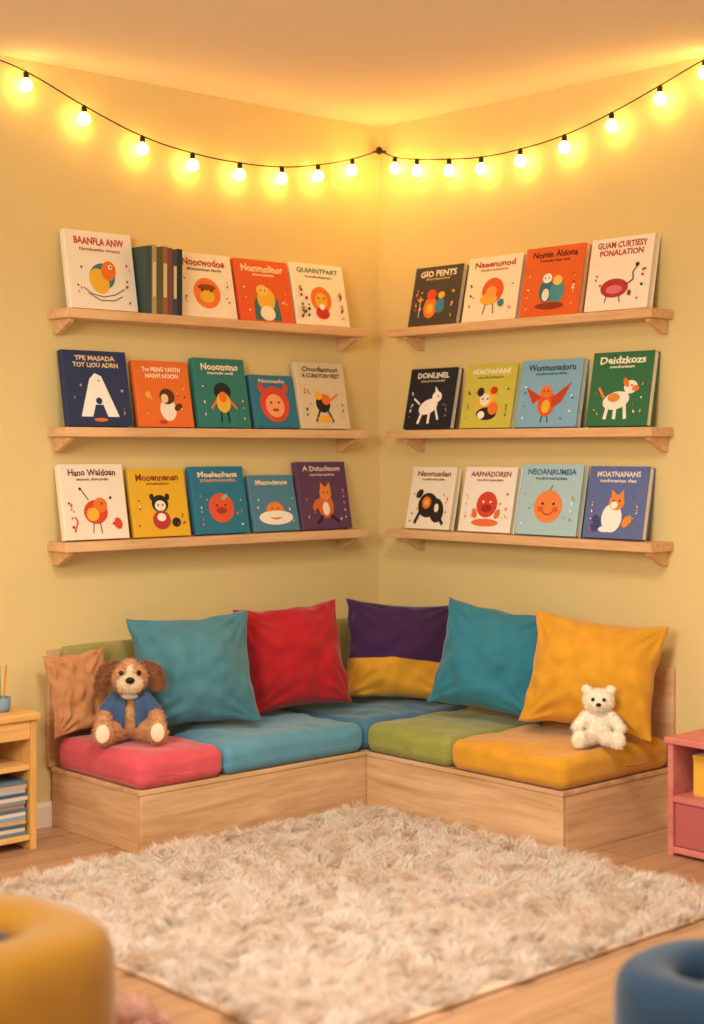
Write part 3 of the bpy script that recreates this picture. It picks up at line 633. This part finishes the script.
# ---------------------------------------------------------------- side furniture
ywood = wood('honey_wood', (228, 178, 102), (204, 148, 76), 'z', .8); ywx = wood('honey_wood_x', (234, 186, 112), (210, 156, 84), 'x', .8)
cab = thing('side_cabinet', 'honey-coloured open wooden side table with a lower shelf', 'cabinet', (-2.205, -.165, 0))
CX0, CX1, CY0, CY1 = -.26, .26, -.11, .14
boxobj('cabinet_top', CX0-.01, CX1+.01, CY0-.012, CY1, .462, .487, ywx, cab, .004)
boxobj('side_panel', CX1-.025, CX1, CY0, CY1, 0, .4615, ywood, cab); boxobj('side_panel', CX0, CX0+.025, CY0, CY1, 0, .4615, ywood, cab)
boxobj('shelf', CX0+.026, CX1-.026, CY0+.004, CY1-.01, .285, .305, ywx, cab); boxobj('shelf', CX0+.026, CX1-.026, CY0+.004, CY1-.01, .035, .055, ywx, cab)
boxobj('back_panel', CX0+.026, CX1-.026, CY1-.008, CY1, .03, .4615, ywx, cab, 0)
boxobj('apron', CX0+.026, CX1-.026, CY0, CY0+.018, .395, .461, ywx, cab)
z = .0554
for i, c in enumerate(['#6b7d8c', '#d8cbb0', '#4c6578', '#c9a27a', '#8aa0aa', '#e0d6c4', '#5a6e80', '#b08a6a', '#7a8c96', '#d6c8b0', '#4a5c70', '#a8b4b8', '#c4a484', '#5f7684']):
    h = .0135; e = thing('magazine', 'thin magazine lying in a stack on the cabinet shelf', 'magazine', (-2.075+random.uniform(-.006, .006), -.165+random.uniform(-.004, .004), z), (0, 0, math.radians(random.uniform(-2, 2))), group='stacked magazines')
    b = MB(); b.box(-.095, .095, -.095, .10, 0, .0015, paint(c)); b.box(-.095, .095, -.095, .10, h-.0015, h, paint(c)); b.box(-.095, .095, -.0965, -.095, 0, h, paint(c)); b.build('cover', e)
    b = MB(); b.box(-.093, .093, -.0945, .098, .0017, h-.0017, pages_m); b.build('pages', e); z += h+.0003
cup = thing('pencil_cup', 'small grey-blue cup holding coloured pencils', 'cup', (-2.030, -.17, .4874))
b = MB(); b.lathe([(.03, 0), (.034, .01), (.036, .05), (.034, .05), (.031, .012), (.001, .01)], paint('#7f97a8'), 24); b.build('cup_body', cup)
for i, (c, dx, dy) in enumerate([('#a0392c', .012, .004), ('#2e4a7a', -.01, .008), ('#d29a2c', .002, -.012), ('#3f7a4e', -.008, -.01)]):
    pe = thing('pencil', {0: 'red', 1: 'blue', 2: 'yellow', 3: 'green'}[i]+' pencil standing in the cup', 'pencil', (-2.030+dx, -.17+dy, .499), (math.radians(-dy*500), math.radians(dx*500), 0), group='pencils in the cup')
    b = MB(); b.lathe([(.0035, 0), (.0035, .155)], paint(c), 6, smooth=False); b.build('pencil_shaft', pe)
    b = MB(); b.lathe([(.0035, .1551), (.0008, .172)], paint('#e0bd8c'), 6, smooth=False); b.build('pencil_tip', pe)

pkm = wood('pink_stained_wood', (216, 134, 122), (198, 112, 104), 'y', .8); pkd = mat('rose_drawer', (182, 96, 96), .5, .06, 8)
pc = thing('cubby_cabinet', 'small pink-stained wooden cubby with an open upper shelf and a drawer', 'cabinet', (-.185, -2.10, 0))
boxobj('cabinet_top', -.182, .16, -.27, .27, .392, .414, pkm, pc, .004)
boxobj('side_panel', -.175, .16, .235, .258, 0, .3915, pkm, pc); boxobj('side_panel', -.175, .16, -.258, -.235, 0, .3915, pkm, pc)
boxobj('shelf', -.175, .148, -.2345, .2345, .19, .212, pkm, pc); boxobj('cabinet_bottom', -.175, .148, -.2345, .2345, .012, .034, pkm, pc)
boxobj('back_panel', .15, .16, -.2345, .2345, .012, .3915, pkm, pc, 0)
dr = boxobj('drawer', -.168, .13, -.2325, .2325, .036, .188, pkd, pc, .004)
b = MB(); b.lathe([(.006, 0), (.006, .012), (.013, .018), (.013, .024), (.004, .028)], paint('#e8c9a0'), 16, Matrix.Rotation(-math.pi/2, 4, 'Y')); o = b.build('knob', dr); o.location = (-.1685, 0, .112)
yb = thing('storage_box', 'yellow fabric storage box inside the pink cubby', 'box', (-.20, -2.035, .2125))
ym = fabric('yellow_canvas', (232, 184, 66)); b = MB()
b.box(-.11, .11, -.12, .12, 0, .006, ym)
for q in ((-.11, -.104, -.12, .12), (.104, .11, -.12, .12), (-.104, .104, -.12, -.114), (-.104, .104, .114, .12)): b.box(q[0], q[1], q[2], q[3], .006, .13, ym)
b.build('box_body', yb, .002)
b = MB(); b.box(-.113, .113, -.123, .123, .1302, .142, ym); b.build('box_lid', yb, .003)

# ---------------------------------------------------------------- tub stools
def tub(label, x, y, R, n_exp, hole, top, shell, seatc, seat_top, face):
    e = thing('tub_chair', label, 'chair', (x, y, 0), (0, 0, math.radians(face)))
    N = 64; K2 = 28; vs = []; fs = []; b = MB(); rr = (R-hole)/2; cen = (R+hole)/2; z0 = .05
    for i in range(N):
        a = 2*math.pi*i/N; c, s = math.cos(a), math.sin(a)
        for k in range(K2):
            t_ = 2*math.pi*k/K2; ct, st = math.cos(t_), math.sin(t_)
            px = math.copysign(abs(ct)**.6, ct)*rr; pz = math.copysign(abs(st)**.45, st)*(top-z0)/2
            rad = cen+px; ee = n_exp+(2-n_exp)*max(0, (R-rad)/(R-hole))*.8
            sc_ = 1/((abs(c)**ee+abs(s)**ee)**(1/ee))
            vs.append((c*rad*sc_, s*rad*sc_, z0+(top-z0)/2+pz))
    for i in range(N):
        for k in range(K2):
            fs.append((i*K2+k, ((i+1) % N)*K2+k, ((i+1) % N)*K2+(k+1) % K2, i*K2+(k+1) % K2))
    b.add(vs, fs, shell, True); o = b.build('upholstered_shell', e, 0, True)
    b = MB(); h = hole-.004
    b.lathe([(h*.96, z0), (h, seat_top-.05), (h*.96, seat_top-.015), (h*.8, seat_top), (.001, seat_top+.006)], seatc, 32); b.build('seat', e)
    fm = wood('stool_foot_wood', (190, 140, 90), (160, 110, 70), 'z')
    for q in range(4):
        a = math.pi/4+q*math.pi/2; b = MB(); b.lathe([(.016, 0), (.02, .056)], fm, 16); f = b.build('leg', e); f.location = (math.cos(a)*cen, math.sin(a)*cen, 0)
    return e
yv = fabric('mustard_velvet', (162, 116, 36), .12); bv = fabric('blue_velvet', (44, 68, 92), .12); dk = fabric('dark_navy_seat', (30, 38, 56), .1)
tub('chunky mustard yellow upholstered toddler tub seat', -3.235, -2.150, .265, 3.2, .085, .418, yv, dk, .390, 4)
tub('round blue upholstered toddler tub seat', -2.020, -3.190, .215, 2.6, .09, .312, bv, dk, .255, 4)

toy = thing('plush_bunny', 'small dusty pink plush bunny lying on the wood floor', 'stuffed toy', (-2.705, -1.965, .0), (0, 0, math.radians(-60)))
pkf = mat('dusty_pink_plush', (220, 176, 158), .95, .12, 30, 0, 0, .3)
b = MB(); b.ell((0, 0, .05), (.06, .05, .048), pkf); b.ell((-.07, -.01, .055), (.04, .038, .037), pkf); b.ell((.055, -.04, .024), (.03, .022, .022), pkf); b.ell((.055, .04, .024), (.03, .022, .022), pkf); b.ell((-.03, -.055, .022), (.018, .026, .02), pkf)
furry('body', b, toy, 5000, .007)
for s in (-1, 1):
    e = MB(); limb(e, (-.085, s*.02, .08), (-.13, s*.04, .06), .012, .015, fur_cr, 9); furry('ear', e, toy, 1200, .006, .004)
    e = MB(); e.ell((-.104, -.012+s*.014, .066), (.004, .004, .004), black); e.build('eye', toy)

# ---------------------------------------------------------------- lights, world, camera
w = bpy.data.worlds.new('world'); sc.world = w; w.use_nodes = True
bg = w.node_tree.nodes['Background']; bg.inputs[0].default_value = (1, .92, .80, 1); bg.inputs[1].default_value = .68
def area(name, loc, target, sx, sy, power, c, spread=180):
    l = bpy.data.lights.new(name, 'AREA'); l.shape = 'RECTANGLE'; l.size = sx; l.size_y = sy; l.energy = power; l.color = c
    l.spread = math.radians(spread)
    o = bpy.data.objects.new(name, l); col.objects.link(o); o.location = loc
    o.rotation_euler = (Vector(target)-Vector(loc)).to_track_quat('-Z', 'Y').to_euler()
area('window_light', (-6.0, -3.4, 2.3), (-.8, -.8, .6), 1.4, 1.2, 122, (1, .90, .75))
area('rug_fill_light', (-2.35, -2.45, 2.84), (-1.85, -1.85, 0), .9, .9, 56, (1, .91, .81), 125)  # added overhead fill that brightens the rug and pillow tops, not a room fixture
cam = bpy.data.cameras.new('camera'); co = bpy.data.objects.new('camera', cam); col.objects.link(co)
co.location = (-4.877, -5.120, 1.42); co.rotation_euler = (math.radians(90), 0, math.radians(-42.6))
cam.sensor_width = 36; cam.lens = 54.84; cam.shift_y = -.0605; cam.clip_end = 50
cam.dof.use_dof = True; cam.dof.focus_distance = 6.1; cam.dof.aperture_fstop = 1.3
sc.camera = co
